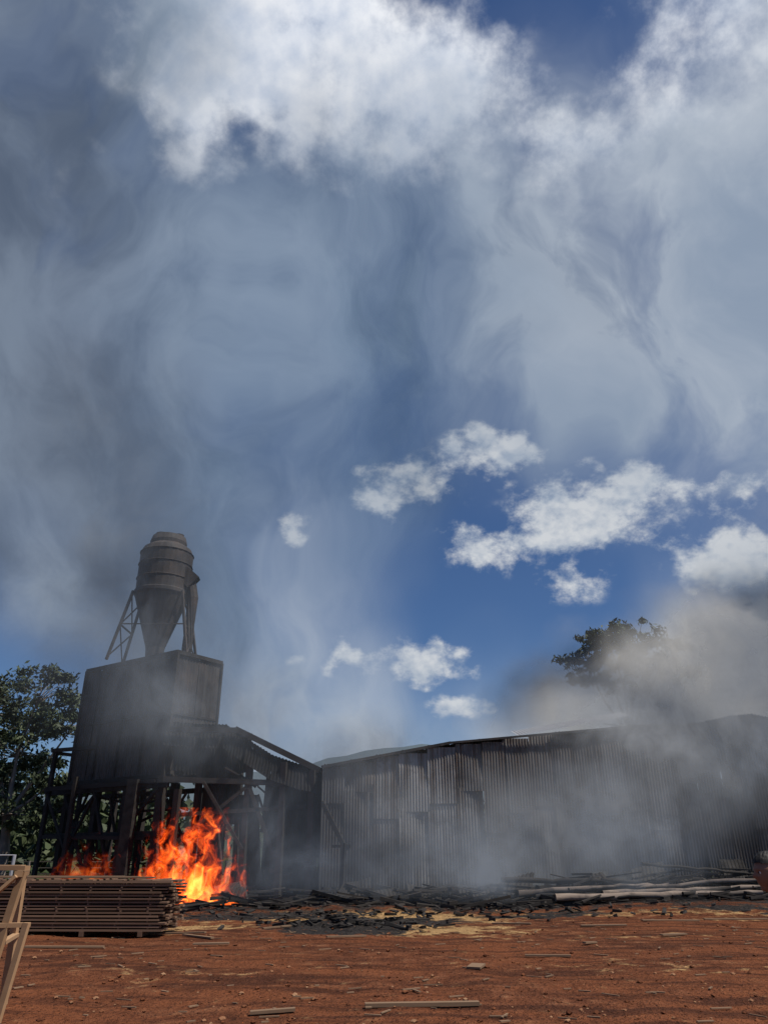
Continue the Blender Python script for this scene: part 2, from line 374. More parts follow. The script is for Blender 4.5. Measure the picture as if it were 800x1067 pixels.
for s_ in (0,2.1,4.1,6.2):
    for t_ in (0,SW): b.beam(Q(s_,t_,-.1),Q(s_,t_,LZ),.3 if s_ in(0,2.1) else .2,.3)
b.beam(Q(1.15,-.5,0),Q(1.1,-.5,LZ-.1),.45,.3)
for z in (4.1,2.35,):
    b.beam(Q(-.5,-.12,z),Q(7.4,-.12,z),.14,.2); b.beam(Q(-.5,SW,z-.02),Q(7.4,SW,z-.02),.14,.2)
b.beam(Q(2.1,-.17,.3),Q(4.1,-.17,4.),.1,.14); b.beam(Q(4.1,-.17,1.0),Q(6.2,-.17,4.),.1,.12); b.beam(Q(6.2,-.2,.6),Q(4.1,-.2,3.8),.1,.12); b.beam(Q(0,-.17,4),Q(2.1,-.17,2.3),.1,.12)
b.beam((-14.5,34.2,0),(-14.5,34.2,5.85),.16,.16); b.beam((-14.0,36.5,0),(-14.0,36.5,5.8),.16,.16); b.beam((-12.9,33.0,0),(-12.95,33.0,4.6),.16,.16)
b.beam((-14.7,34.2,5.8),(-12.6,33.8,5.9),.12,.16); b.beam((-14.7,34.3,4.2),(-9.,31.0,4.25),.12,.18); b.beam((-14.6,34.1,4.1),(-13.,33.1,1.8),.08,.1)
b.beam((-14.5,34.2,2.3),(-9.2,31.2,2.2),.1,.14); b.beam((-14.5,34.2,5.7),(-12.2,36.5,5.6),.1,.14)
for i in range(14):
    s_=random.uniform(-.5,6.8); b.beam(Q(s_,random.uniform(0,2),random.uniform(3.,4.3)),Q(s_+random.uniform(-1.5,1.5),random.uniform(0,2),random.uniform(1.2,4.2)),.08,.1)
for x,y,z in((-7.4,31.5,5.9),(-5.3,30.6,5.1),(-3.9,30.4,4.9),(-2.75,30.3,4.6),(-6.3,35,5.6),(-3.6,36,4.6),(-7.9,30.2,3.9)):
    b.beam((x,y,-.1),(x+random.uniform(-.15,.15),y,z),.22,.22)
b.beam((-8.6,30.7,6.2),(-5.9,30.6,6.15),.14,.2); b.beam((-5.95,30.6,6.2),(-2.5,30.35,4.6),.14,.22)
b.beam((-8.6,30.6,4.3),(-2.6,30.4,4.1),.12,.2); b.beam((-8.,30.5,3.0),(-3.,30.5,3.3),.1,.14)
b.beam((-5.3,30.5,4.2),(-3.9,30.5,1.1),.1,.14); b.beam((-7.,30.4,4.2),(-5.3,30.4,1.8),.1,.12); b.beam((-8.4,30.5,1.6),(-5.2,30.5,4.1),.09,.12)
b.beam((-2.3,29.5,3.4),(-1.35,29.2,1.75),.1,.16); b.beam((-1.5,29.2,0),(-1.45,29.2,2.0),.15,.15); b.beam((-1.9,29.4,1.9),(-1.2,29.15,1.9),.1,.1)
for i in range(26):
    x=random.uniform(-8.,-2.8); z=random.uniform(.3,4.2); y=random.uniform(30.4,34)
    b.beam((x,y,z),(x+random.uniform(-1.4,1.4),y+random.uniform(-1,1),max(0,z+random.uniform(-2.4,1.2))),random.uniform(.06,.14),random.uniform(.05,.12))
b.make('burnt_frame',M_char,mill)
M_soot=mat('soot_blackened_iron',lambda g:prin(g,g.ramp(g.noise(objc(g),1.4,4,.6),[(.3,(.009,.009,.009)),(.7,(.035,.031,.03))]),.85,.0,spec=.1))
b=B()
edge=[(-8.8,31.0,6.55),(-7.4,31.0,6.45),(-6.4,30.9,6.42),(-5.5,30.7,5.85),(-4.4,30.6,5.2),(-3.3,30.5,4.85),(-2.4,30.4,4.68)]
for (a,c2) in zip(edge,edge[1:]):
    a=Vector(a);c2=Vector(c2)
    b.sheet(a,c2-a,(random.uniform(-.05,.05),1,-.10),(c2-a).length+.05,3.6,(0,0,1),.14,.03,5,lambda p_,r_,k=random.uniform(.1,.5):Vector((0,0,-k*r_*r_)))
    b.sheet(a+Vector((0,-.3,-.95)),c2-a,(random.uniform(-.12,.12),.3,.95),(c2-a).length*random.uniform(.7,1.08),random.uniform(.6,1.05),(0,-1,.3),.14,.03,3)
for i in range(6):
    x=-8.4+i*.5; b.sheet((x,30.85,4.9+random.uniform(-.5,.1)),(1,0,random.uniform(-.1,.1)),(random.uniform(-.1,.1),.05,1),.6,1.5,(0,-1,0),.14,.03,3)
for x,z0,z1,y in((-4.7,2.4,4.5,30.7),(-3.9,.6,4.6,30.8),(-3.3,.2,4.5,30.7),(-6.9,3.2,4.6,31.2),(-6.3,2.7,5.,31.4),(-5.7,.2,3.9,33.),(-5.0,0.,4.,33.2),(-2.9,1.5,4.4,30.6),(-6.6,0,4,35),(-7.6,0,4.4,35.5),(-8.6,1,4.4,36)):
    b.sheet((x,y,z0),(1,random.uniform(-.2,.2),0),(random.uniform(-.1,.1),0,1),random.uniform(.6,.95),z1-z0,(0,-1,0),.14,.03,4)
b.make('sagging_roof',M_soot,mill)
cyc=B(); cc=Vector((-10.35,33.0,0))
prof=[(.05,15.62),(.78,15.5),(.86,15.22),(.84,15.05),(1.12,14.85),(1.22,14.6),(1.22,12.75),(1.27,12.7),(1.27,12.55),(1.2,12.45),(.42,10.1),(.36,9.4)]
n=28
for r_,z in prof:
    for k in range(n):
        t_=2*math.pi*k/n; cyc.v.append(cc+Vector((r_*math.cos(t_),r_*math.sin(t_),z)))
for i in range(len(prof)-1):
    for k in range(n): cyc.f.append((i*n+k,i*n+(k+1)%n,(i+1)*n+(k+1)%n,(i+1)*n+k))
o=cyc.make('dust_cyclone',M_rust,mill)
b=B()
for a in (-1,1):
    for c2 in(-1,1):
        ft=cc+Vector((a*1.75,c2*1.0,9.35)); hd=cc+Vector((a*1.12,c2*.7,12.6)); b.beam(ft,hd,.1,.1)
    for f0,f1 in((.05,.5),(.5,.95)):
        for sg in(1,-1):
            A=cc+Vector((a*1.75,-1.*sg,9.35)); Bq=cc+Vector((a*1.12,-.7*sg,12.6)); A2=cc+Vector((a*1.75,1.*sg,9.35)); B2=cc+Vector((a*1.12,.7*sg,12.6))
            b.beam(A.lerp(Bq,f0),A2.lerp(B2,f1),.05,.05)
    f=.5; b.beam((cc+Vector((a*1.75,-1.,9.35))).lerp(cc+Vector((a*1.12,-.7,12.6)),f),(cc+Vector((a*1.75,1.,9.35))).lerp(cc+Vector((a*1.12,.7,12.6)),f),.06,.06)
b.beam(cc+Vector((-1.45,-.85,11)),cc+Vector((1.45,-.85,11)),.05,.05)
for zz in (13.3,14.,14.6): 
    ring=[cc+Vector((1.235*math.cos(t_*math.pi/12),1.235*math.sin(t_*math.pi/12),zz)) for t_ in range(25)]
    b.tube(ring,[.025]*25,4,False)
b.tube([cc+Vector((1.3,-.2,13.2)),cc+Vector((1.5,-.2,12.4)),cc+Vector((1.5,-.2,10)),cc+Vector((1.55,-.2,9.3))],[.27,.26,.24,.24],12)
b.beam(cc+Vector((.9,-.3,13.6)),cc+Vector((1.5,-.25,13.1)),.5,.7)
b.tube([cc+Vector((-.35,0,15.4)),cc+Vector((-.35,0,15.72))],[.3,.32],12); b.tube([cc+Vector((.45,0,15.35)),cc+Vector((.45,0,15.66))],[.2,.24],10)
b.make('cyclone_stand',M_rust,mill)

# ------------------------------------------------------------------ charred rubble
b=B()
for i in range(760):
    x=random.uniform(-13,18); y=random.uniform(26.2,30.0) if x>-2 else random.uniform(26.0,33)
    z=gh(x,y)+random.uniform(0,.55)*(1 if y>28. else .35); L=random.uniform(.3,1.8); a=random.uniform(-.6,.6)
    dv=Vector((math.cos(a),math.sin(a),random.uniform(-.25,.25)))*L/2
    b.beam(Vector((x,y,z))-dv,Vector((x,y,z))+dv,random.uniform(.05,.16),random.uniform(.03,.1),jit=.01)
for i in range(290):
    if i<110: x=random.gauss(-.9,1.3); y=random.gauss(21.7,.9)
    else: x=random.gauss(1.,5.5); y=random.gauss(24.9,.9)
    z=gh(x,y)+random.uniform(.0,.12); L=random.uniform(.1,.75)*random.random()+.1; a=random.uniform(-1.5,1.5)
    dv=Vector((math.cos(a),math.sin(a),random.uniform(-.25,.25)))*L/2
    b.beam(Vector((x,y,z))-dv,Vector((x,y,z))+dv,random.uniform(.03,.12),random.uniform(.02,.07),jit=.02)
for i in range(16):
    x=random.uniform(-7,14); y=random.uniform(28,29.4); z=gh(x,y)+.1
    b.sheet((x,y,z),(1,random.uniform(-.5,.5),random.uniform(-.2,.3)),(random.uniform(-.4,.4),.6,random.uniform(.2,.7)),random.uniform(.6,1.3),random.uniform(.5,1.2),(0,-1,.6),.14,.03,3)
b.make('charred_rubble',M_char)

# ------------------------------------------------------------------ logs
def log(p,q,r0,r1,m=M_log,name='timber_pole'):
    p=Vector(p);q=Vector(q);b=B();n=14
    pts=[p.lerp(q,i/n)+Vector((0,0,.07*fb(i*.35,p.x))) +Vector((0,.16*fb(i*.3,p.y),0)) for i in range(n+1)]
    b.tube(pts,[r0+(r1-r0)*i/n+random.uniform(-.014,.014) for i in range(n+1)],12); return b.make(name,m,None,True)
log((5.4,26.3,.36),(12.2,26.9,.54),.11,.07)
log((4.4,27.3,.50),(12.8,28.0,.85),.10,.055)
log((7.0,26.7,.50),(12.5,27.3,.66),.08,.06)
log((4.0,28.2,.85),(9.0,28.7,.78),.08,.06,M_char)
log((8.9,28.3,1.35),(13.4,28.6,.95),.05,.04,M_char)
log((6.0,27.0,.6),(9.6,27.9,.75),.05,.04); log((9.5,26.5,.5),(13.,27.8,.75),.06,.05,M_char); log((4.9,26.9,.42),(8.2,26.2,.40),.05,.04,M_char)
def plank(x,y,L,a,wd=.14,th=.03,m=M_plank):
    b=B(); dv=Vector((math.cos(R(a)),math.sin(R(a)),0))*L/2
    p_=Vector((x,y,0))-dv; q_=Vector((x,y,0))+dv; p_.z=gh(p_.x,p_.y)+.035; q_.z=gh(q_.x,q_.y)+.035
    b.beam(p_,q_,wd,th); return b.make('wooden_plank',m)
plank(.45,10.35,1.35,4,.1,.04); plank(-1.25,9.9,.5,10,.09); plank(1.45,13.6,.36,70,.22); plank(4.75,9.9,.7,-6,.09)
plank(-4.6,19.,1.3,-12,.1); plank(-4.0,18.3,.9,-35,.1); plank(-6.2,16.6,1.5,3,.12); plank(-3.4,16.8,.7,5); plank(2.9,15.2,.8,-8,.07); plank(6.3,18.5,.6,15)
plank(5.4,20.8,1.1,-5); plank(7.6,22.4,1.6,8); plank(-.8,18.1,.9,25,.08); plank(3.3,21.9,1.,-18); plank(-2.6,20.6,.8,40,.08); plank(9.6,23.,1.8,4); plank(4.1,17.,.5,50,.08)
b=B()
for i in range(320):
    y=9+random.random()*18; x=random.uniform(-.5,.55)*y; L=random.uniform(.05,.28); a=random.uniform(-1.2,1.2)
    dv=Vector((math.cos(a),math.sin(a),0))*L/2; c_=Vector((x,y,gh(x,y)+.02)); b.beam(c_-dv,c_+dv,random.uniform(.015,.04),.012)
b.make('wood_chips',M_plank)

# ------------------------------------------------------------------ lumber stack
ls_=empty('lumber_stack')
b=B(); b2=B(); O=Vector((-4.95,18.7,0)); ax=Vector((-1,.03,0)).normalized(); ay=Vector((0.03,1,0)).normalized()
z=.12
for lay in range(15):
    for j in range(9):
        e=random.uniform(-.14,.12)-lay*.006; th=.036
        p_=O+ax*e+ay*(j*.165+random.uniform(-.02,.02))+Vector((0,0,z+random.uniform(-.002,.002))); q_=p_+ax*(6.+random.uniform(-.2,.2))
        b.beam(p_,q_,.15,th,jit=.003)
    for k_ in range(9):
        c_=O+ax*(.25+k_*.7+random.uniform(-.05,.05))+Vector((0,0,z+.034)); b2.beam(c_-ay*.07,c_+ay*1.5,.04,.026)
    z+=.068
b.make('boards',M_lumber,ls_)
for k_ in range(5):
    c_=O+ax*(.4+k_*1.3)+Vector((0,0,.05)); b2.beam(c_-ay*.1,c_+ay*1.5,.1,.1)
b2.make('stickers',M_lumber,ls_)
b=B()
for j in range(3):
    p_=O+ax*(.3+j*.5)+ay*(.2+.4*j)+Vector((0,0,z+.02)); b.beam(p_,p_+ax*4.,.15,.03)
b.make('loose_boards',M_plank,ls_)

# ------------------------------------------------------------------ wooden trestle (foreground left)
tr=empty('wooden_trestle'); b=B()
b.beam((-6.4,9.75,1.52),(-4.14,9.55,1.50),.12,.05); b.beam((-6.4,10.35,1.50),(-4.5,10.25,1.50),.12,.05); b.beam((-4.19,9.45,1.44),(-4.5,10.35,1.44),.09,.06)
b.beam((-4.17,9.52,1.46),(-4.30,9.3,.0),.09,.05); b.beam((-4.5,10.28,1.46),(-4.55,10.5,0),.09,.05)
b.beam((-6.2,9.6,1.46),(-6.2,9.3,0),.09,.05); b.beam((-6.2,10.3,1.46),(-6.2,10.6,0),.09,.05)
b.beam((-3.98,9.42,.95),(-4.08,9.35,.03),.07,.045); b.beam((-6.1,9.35,.9),(-3.96,9.45,.93),.07,.045)
b.beam((-4.2,9.44,1.42),(-5.6,9.36,.12),.08,.035); b.beam((-4.22,9.4,.75),(-4.5,10.4,.75),.07,.04)
b.make('frame',M_pine,tr)
b=B(); b.tube([(-10.4,22.,0),(-10.4,22.,1.62),(-9.95,22.,1.62),(-9.95,22.,0)],[.05]*4,8); b.tube([(-10.4,22,1.3),(-9.95,22,1.3)],[.04]*2,8)
b.make('pipe_rack',M_white)

# ------------------------------------------------------------------ trees
def leafm(c1,c2,c3):
    def f(g):
        r=island(g); n=g.noise(pos(g),.9,1); col=g.mix(r,c1,c2); col=g.mix(g.mr(n,.45,.62),col,c3)
        return prin(g,col,.6,0,None,spec=.25)
    return f
M_leaf=mat('eucalyptus_leaves',leafm((.03,.045,.02),(.07,.088,.038),(.04,.052,.027)))
M_bark=mat('bark',lambda g:prin(g,g.mix(g.noise(objc(g),2.,3),(.10,.075,.06),(.28,.24,.2)),.9))
def tree(name,base,H,crown,nl,lsz,trunk_r=.3,seed=1,fork=.45):
    rnd=random.Random(seed); e=empty(name); b=B(); lf=B(); base=Vector(base)
    fk=base+Vector((rnd.uniform(-.5,.5),0,H*fork))
    b.tube([base-Vector((0,0,.3)),base.lerp(fk,.5)+Vector((.15,0,0)),fk],[trunk_r*1.15,trunk_r*.85,trunk_r*.65],9)
    for (co,rad) in crown:
        c_=base+Vector(co); md=fk.lerp(c_,.5)+Vector((rnd.uniform(-.5,.5),rnd.uniform(-.5,.5),rnd.uniform(-.4,.4)))
        b.tube([fk,md,c_],[trunk_r*.42,trunk_r*.24,trunk_r*.08],6)
        nclump=max(5,int(nl/70))
        for i in range(nclump):
            v=Vector((rnd.gauss(0,1),rnd.gauss(0,1),rnd.gauss(0,1))).normalized()*(rnd.uniform(.35,1.)**.6)
            if v.z<-.3: v.z*=.5
            q=c_+Vector((v.x*rad[0],v.y*rad[1],v.z*rad[2]))
            if rnd.random()<.7: b.tube([c_.lerp(md,.3*rnd.random()),c_.lerp(q,.5)+Vector((0,0,rnd.uniform(-.2,.2))),q],[trunk_r*.1,trunk_r*.07,.015],4,False)
            cr=rnd.uniform(.35,.75)*min(rad)*.5
            for k_ in range(rnd.randint(45,90)):
                dv=Vector((rnd.gauss(0,1),rnd.gauss(0,1),rnd.gauss(0,.65)))*cr*.55
                pt=q+dv; a1=Vector((rnd.uniform(-1,1),rnd.uniform(-1,1),rnd.uniform(-1.2,.2))).normalized(); a2=a1.cross(Vector((rnd.uniform(-1,1),rnd.uniform(-1,1),rnd.uniform(-1,1)))).normalized()
                s_=lsz*rnd.uniform(.6,1.3)
                lf.add([pt-a1*s_,pt+a2*s_*.38,pt+a1*s_,pt-a2*s_*.38],[(0,1,2,3)])
    b.make('trunk',M_bark,e,True); lf.make('foliage',M_leaf,e)
tree('eucalyptus_tree',(-20.5,44,.0),12,[((-2.6,0,9.4),(2.6,2.5,2.0)),((.6,-.5,10.3),(2.4,2.2,1.7)),((2.6,0,8.4),(1.8,2,1.6)),((-.5,.3,7.),(2.8,2.5,2.)),((2.1,.5,5.6),(1.7,2,1.5)),((-2.5,0,5.),(2.4,2,1.8)),((.4,-.2,3.6),(2.5,2,1.4)),((3.0,0,3.4),(1.3,1.5,1.2))],1500,.18,.32,3,.3)
tree('eucalyptus_tree.001',(-25.,50,.0),13,[((-1.6,0,10.4),(3,2.5,2.2)),((2.6,-.5,9.3),(2.4,2.2,1.9)),((0.5,.3,7.),(3,2.5,2.2)),((.5,.5,4.6),(3,2,1.8))],1200,.2,.32,5,.3)
tree('eucalyptus_tree.002',(15.1,46,.4),15,[((-2.6,0,12.6),(1.7,1.6,1.2)),((-1.0,0,13.9),(1.9,1.6,1.2)),((1.0,.2,13.7),(1.9,1.6,1.2)),((2.6,.1,12.6),(1.7,1.5,1.2)),((-.6,.2,12.3),(1.9,1.5,1.1)),((1.2,.2,11.7),(1.9,1.5,1.0)),((-2.2,0,11.2),(1.6,1.3,.9)),((3.3,0,11.3),(1.3,1.3,.9)),((.2,0,10.6),(1.8,1.3,.8)),((0,0,13),(2,1.5,1))],1300,.18,.26,8,.5)
lf=B(); rnd=random.Random(4)
for i in range(110):
    if i<70: x=rnd.uniform(-110,90); y=rnd.uniform(95,125)
    else: x=rnd.uniform(-52,-18); y=rnd.uniform(62,76)
    h=rnd.uniform(5,9)+ (3 if x<-40 else 0); cz=gh(x,y)
    for k_ in range(170):
        v=Vector((rnd.gauss(0,1),rnd.gauss(0,1),rnd.gauss(0,1))).normalized()*rnd.random()**.4
        pt=Vector((x+v.x*h*.5,y+v.y*h*.4,cz+h*.48+v.z*h*.46)); a1=Vector((rnd.uniform(-1,1),rnd.uniform(-1,1),rnd.uniform(-1,1))).normalized(); a2=a1.cross(Vector((rnd.uniform(-1,1),rnd.uniform(-1,1),rnd.uniform(-1,1)))).normalized(); s_=rnd.uniform(.3,.65)
        lf.add([pt-a1*s_,pt+a2*s_*.6,pt+a1*s_,pt-a2*s_*.6],[(0,1,2,3)])
lf.make('distant_treeline',M_leaf)
hv=[];hf=[];n=160
for j,(yy,hh) in enumerate(((500,0),(620,1.),(900,.8))):
    for i in range(n+1):
        x=-1200+2400*i/n; hv.append((x,yy,-2+hh*(52+34*fb(x*.004,1.3,j*.2,5)+ 10*math.exp(-((x-20)/70)**2))))
for j in range(2):
    for i in range(n): a=j*(n+1)+i; hf.append((a,a+1,a+n+2,a+n+1))
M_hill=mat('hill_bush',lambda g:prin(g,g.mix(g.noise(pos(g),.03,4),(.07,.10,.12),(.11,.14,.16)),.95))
mk('hills',hv,hf,M_hill,None,True)
b=B()
for i in range(14): b.beam((-40+i*2.5,52,gh(-40,52)-.1),(-40+i*2.5,52,1.25),.12,.12)
for z in(.5,.85,1.2): b.beam((-40,52,z),(-8,52,z),.03,.03)
b.make('paddock_fence',M_bark)

# ------------------------------------------------------------------ person at the right edge, watching the fire
per=empty('person'); PX,PY=2.855,5.6
def skin_mesh(name,verts,edges,rads,mats,assign,parent,sub=2,root=0):
    me=bpy.data.meshes.new(name); me.from_pydata(verts,edges,[]); o=bpy.data.objects.new(name,me); scene.collection.objects.link(o)
    sk=o.modifiers.new('s','SKIN'); sk.use_smooth_shade=True
    for i,r_ in enumerate(rads): me.skin_vertices[0].data[i].radius=(r_,r_) if not isinstance(r_,tuple) else r_
    me.skin_vertices[0].data[root].use_root=True
    ss=o.modifiers.new('u','SUBSURF'); ss.levels=sub; ss.render_levels=sub
    dg=bpy.context.evaluated_depsgraph_get(); ev=bpy.data.meshes.new_from_object(o.evaluated_get(dg))
    bpy.data.objects.remove(o); o=bpy.data.objects.new(name,ev); scene.collection.objects.link(o); o.parent=parent
    ev.materials.clear()
    for m_ in mats: ev.materials.append(m_)
    for f in ev.polygons: f.material_index=assign(f.center); f.use_smooth=True
    return o
M_skin=mat('skin',lambda g:prin(g,g.mix(g.noise(objc(g),30.,3),(.20,.10,.062),(.27,.14,.09)),.5))
M_shirt=mat('shirt_cloth',lambda g:prin(g,g.mix(g.noise(objc(g),12.,4),(.03,.035,.05),(.05,.055,.08)),.9))
M_trou=mat('trouser_cloth',lambda g:prin(g,g.mix(g.noise(objc(g),12.,4),(.06,.055,.05),(.09,.08,.07)),.9))
M_hair=mat('black_hair',lambda g:prin(g,(.012,.01,.009),.6,0,g.noise(g.map(objc(g),(0,0,0),(0,0,0),(1,1,.2)),90.,3),.6,.004))
M_eye=mat('eye',lambda g:prin(g,(.6,.58,.55),.2)); M_iris=mat('iris',lambda g:prin(g,(.02,.012,.01),.15))
def L(f,sd,z): return (PX-f,PY+sd,z)
V=[L(0,0,.90),L(.0,0,1.05),L(.01,0,1.22),L(.05,0,1.34),L(.12,0,1.42),L(.165,0,1.47)]; E=[(0,1),(1,2),(2,3),(3,4),(4,5)]; Rr=[(.15,.12),(.14,.11),(.16,.12),(.12,.09),(.058,.058),(.055,.055)]
for sg in(-1,1):
    n=len(V); V+=[L(.01,.09*sg,.84),L(.03,.10*sg,.47),L(-.02,.105*sg,.09),L(.12,.12*sg,.045)]; E+=[(0,n),(n,n+1),(n+1,n+2),(n+2,n+3)]; Rr+=[.088,.06,.045,.04]
    n=len(V); V+=[L(.02,.175*sg,1.31),L(-.01,.215*sg,1.05),L(.10,.20*sg,.83),L(.13,.195*sg,.77)]; E+=[(3,n),(n,n+1),(n+1,n+2),(n+2,n+3)]; Rr+=[.055,.043,.03,.028]
def asg(c_):
    sd=abs(c_.y-PY)
    if c_.z<.07: return 3
    if c_.z<.92 and sd<.17: return 1
    if c_.z>1.385: return 2
    if sd>.15 and c_.z<1.08: return 2
    return 0
M_shoe=mat('shoe_leather',lambda g:prin(g,(.03,.022,.018),.5))
skin_mesh('body',V,E,Rr,[M_shirt,M_trou,M_skin,M_shoe],asg,per)
for sg in(-1,1):
    w0=Vector(L(.13,.195*sg,.77))
    pv=[w0+Vector((0,0,.03)),w0+Vector((-.01,0,-.05))]; pr=[(.026,.018),(.034,.016)]
    skin_mesh('palm',[tuple(q) for q in pv+[w0+Vector((-.015,0,-.085))]],[(0,1),(1,2)],pr+[(.032,.014)],[M_skin],lambda c_:0,per)
    for i,ln in enumerate((.07,.08,.075,.058)):
        off_=Vector(((.5-i/3)*.055-.012,0,-.08)); p0=w0+off_; bnd=-.02*sg
        pts=[p0+Vector((0,0,.03)),p0,p0+Vector((-.002,bnd*.3,-ln*.42)),p0+Vector((-.004,bnd*1.1,-ln*.75)),p0+Vector((-.004,bnd*2,-ln))]
        skin_mesh('finger_%d'%(i+1),[tuple(q) for q in pts],[(0,1),(1,2),(2,3),(3,4)],[.008,.0095,.0088,.008,.0065],[M_skin],lambda c_:0,per)
    p0=w0+Vector((-.025,0,-.02)); pts=[p0,p0+Vector((-.025,-.006*sg,-.025)),p0+Vector((-.04,-.012*sg,-.055)),p0+Vector((-.042,-.016*sg,-.08))]
    skin_mesh('thumb',[tuple(q) for q in pts],[(0,1),(1,2),(2,3)],[.012,.012,.010,.008],[M_skin],lambda c_:0,per)
HC=Vector(L(.235,0,1.535))
def headf(f,s_,z):
    rx,ry,rz=.098,.076,.122
    if z<0: ry*=1-.28*z*z; 
    X=f*rx; Y=s_*ry; Z=z*rz
    if f<0: X*=1.05
    if f>0:
        nz=math.exp(-((s_/.16)**2))*math.exp(-(((z+.12)/.16)**2)); X+=.024*nz*(f>.3)
        br=math.exp(-(((z-.22)/.1)**2)); X+=.005*br
        ey=math.exp(-(((abs(s_)-.38)/.17)**2))*math.exp(-(((z-.04)/.1)**2)); X-=.010*ey
        lp=math.exp(-((s_/.28)**2))*math.exp(-(((z+.48)/.10)**2)); X+=.010*lp
        mt=math.exp(-((s_/.3)**2))*math.exp(-(((z+.49)/.025)**2)); X-=.005*mt
        ch=math.exp(-((s_/.3)**2))*math.exp(-(((z+.82)/.16)**2)); X+=.026*ch
    return X,Y,Z
def put_h(X,Y,Z):
    a=R(-4); return HC+Vector((-(X*math.cos(a)-Z*math.sin(a)),Y,X*math.sin(a)+Z*math.cos(a)))
def shell(name,m_,cond,grow,nz=0.):
    vs=[];fs=[];n1,n2=64,48;ok=[]
    for j in range(n2+1):
        th=math.pi*j/n2
        for i in range(n1):
            ph=2*math.pi*i/n1; f=math.sin(th)*math.cos(ph); s_=math.sin(th)*math.sin(ph); z=math.cos(th)
            X,Y,Z=headf(f,s_,z); k_=1+grow+nz*mnoise.noise(Vector((f*7,s_*7,z*7)))
            vs.append(put_h(X*k_,Y*k_,Z*k_)); ok.append(cond(f,s_,z))
    for j in range(n2):
        for i in range(n1):
            q=(j*n1+i,j*n1+(i+1)%n1,(j+1)*n1+(i+1)%n1,(j+1)*n1+i)
            if all(ok[t_] for t_ in q): fs.append(q)
    mk(name,vs,fs,m_,per,True)
shell('head',M_skin,lambda f,s_,z:True,0.)
shell('hair',M_hair,lambda f,s_,z:(z>.5-.1*abs(s_)) or (f<.12 and z>-.05) or (f<-.25 and z>-.5),.10,.05)
for sg in(-1,1):
    for nm,m_,r_,fx in(('eye',M_eye,.0125,.074),('iris',M_iris,.006,.0845)):
        bm=bmesh.new(); bmesh.ops.create_uvsphere(bm,u_segments=16,v_segments=12,radius=r_)
        me=bpy.data.meshes.new(nm); bm.to_mesh(me); bm.free(); me.materials.append(m_)
        for q in me.polygons: q.use_smooth=True
        o=bpy.data.objects.new(nm,me); link(o,per); o.location=put_h(fx,.031*sg,.006)
    b=B(); ring=[put_h(-.008+.018*math.cos(t_*math.pi/6),(.074)*sg+.006*sg*math.cos(t_),-.008+.03*math.sin(t_*math.pi/6)) for t_ in range(13)]
    b.tube(ring,[.006]*13,6,False); b.tube([put_h(-.01,.068*sg,-.02),put_h(-.01,.074*sg,.015)],[.012,.014],8); b.make('ear',M_skin,per,True)

# ------------------------------------------------------------------ fire
def fire_mat(H,cx,cy,cz,rx,ry,seed,st=1.,off=.66):
    def f(g):
        P=pos(g); s=g.sep(P)
        q=g.warp(g.map(P,(seed,0,-seed),(0,0,0),(1.,1.,.55)),P,1.1,1,.6,(1.5,1.5,1.))
        n=g.noise(q,2.3,4,.7); hgt=g.m('DIVIDE',g.m('SUBTRACT',s[2],cz),H)
        rad=g.v('LENGTH',g.v('MULTIPLY_ADD',P,(1/rx,1/ry,0),(-cx/rx,-cy/ry,0)))
        val=g.m('ADD',g.m('MULTIPLY',g.m('SUBTRACT',n,.5),4.8),g.m('SUBTRACT',off,g.m('ADD',g.m('MULTIPLY',hgt,.72),g.m('MULTIPLY',g.m('POWER',rad,2.),.7))))
        dn=g.mr(val,.0,.75); col=g.ramp(val,[(0.,(1,.03,.0)),(.35,(1,.075,.006)),(.7,(1,.17,.018)),(1.,(1,.36,.07))])
        e=g.new('ShaderNodeEmission'); g.put(e.inputs[0],col); g.put(e.inputs[1],g.m('MULTIPLY',g.m('POWER',dn,1.5),5.*st)); return e.outputs[0]
    return f
def volbox(name,lo,hi,m_,step=.3,parent=None):
    x0,y0,z0=lo;x1,y1,z1=hi
    o=mk(name,[(x0,y0,z0),(x1,y0,z0),(x1,y1,z0),(x0,y1,z0),(x0,y0,z1),(x1,y0,z1),(x1,y1,z1),(x0,y1,z1)],[(3,2,1,0),(4,5,6,7),(0,1,5,4),(1,2,6,5),(2,3,7,6),(3,0,4,7)],m_,parent)
    try: m_.cycles.volume_step_rate=step
    except Exception as ex: print(ex)
    return o
M_f1=mat('flame_a',fire_mat(2.5,-6.9,29.2,0.,2.0,1.0,1.3,1.,.60),True)
volbox('fire',(-8.9,28.1,0.02),(-4.8,30.2,3.2),M_f1,.6)
M_f2=mat('flame_b',fire_mat(1.1,-11.2,31.,1.0,1.5,.9,5.1,.2,.28),True)
volbox('fire.001',(-12.9,30.3,.3),(-9.6,31.8,2.6),M_f2,.6)

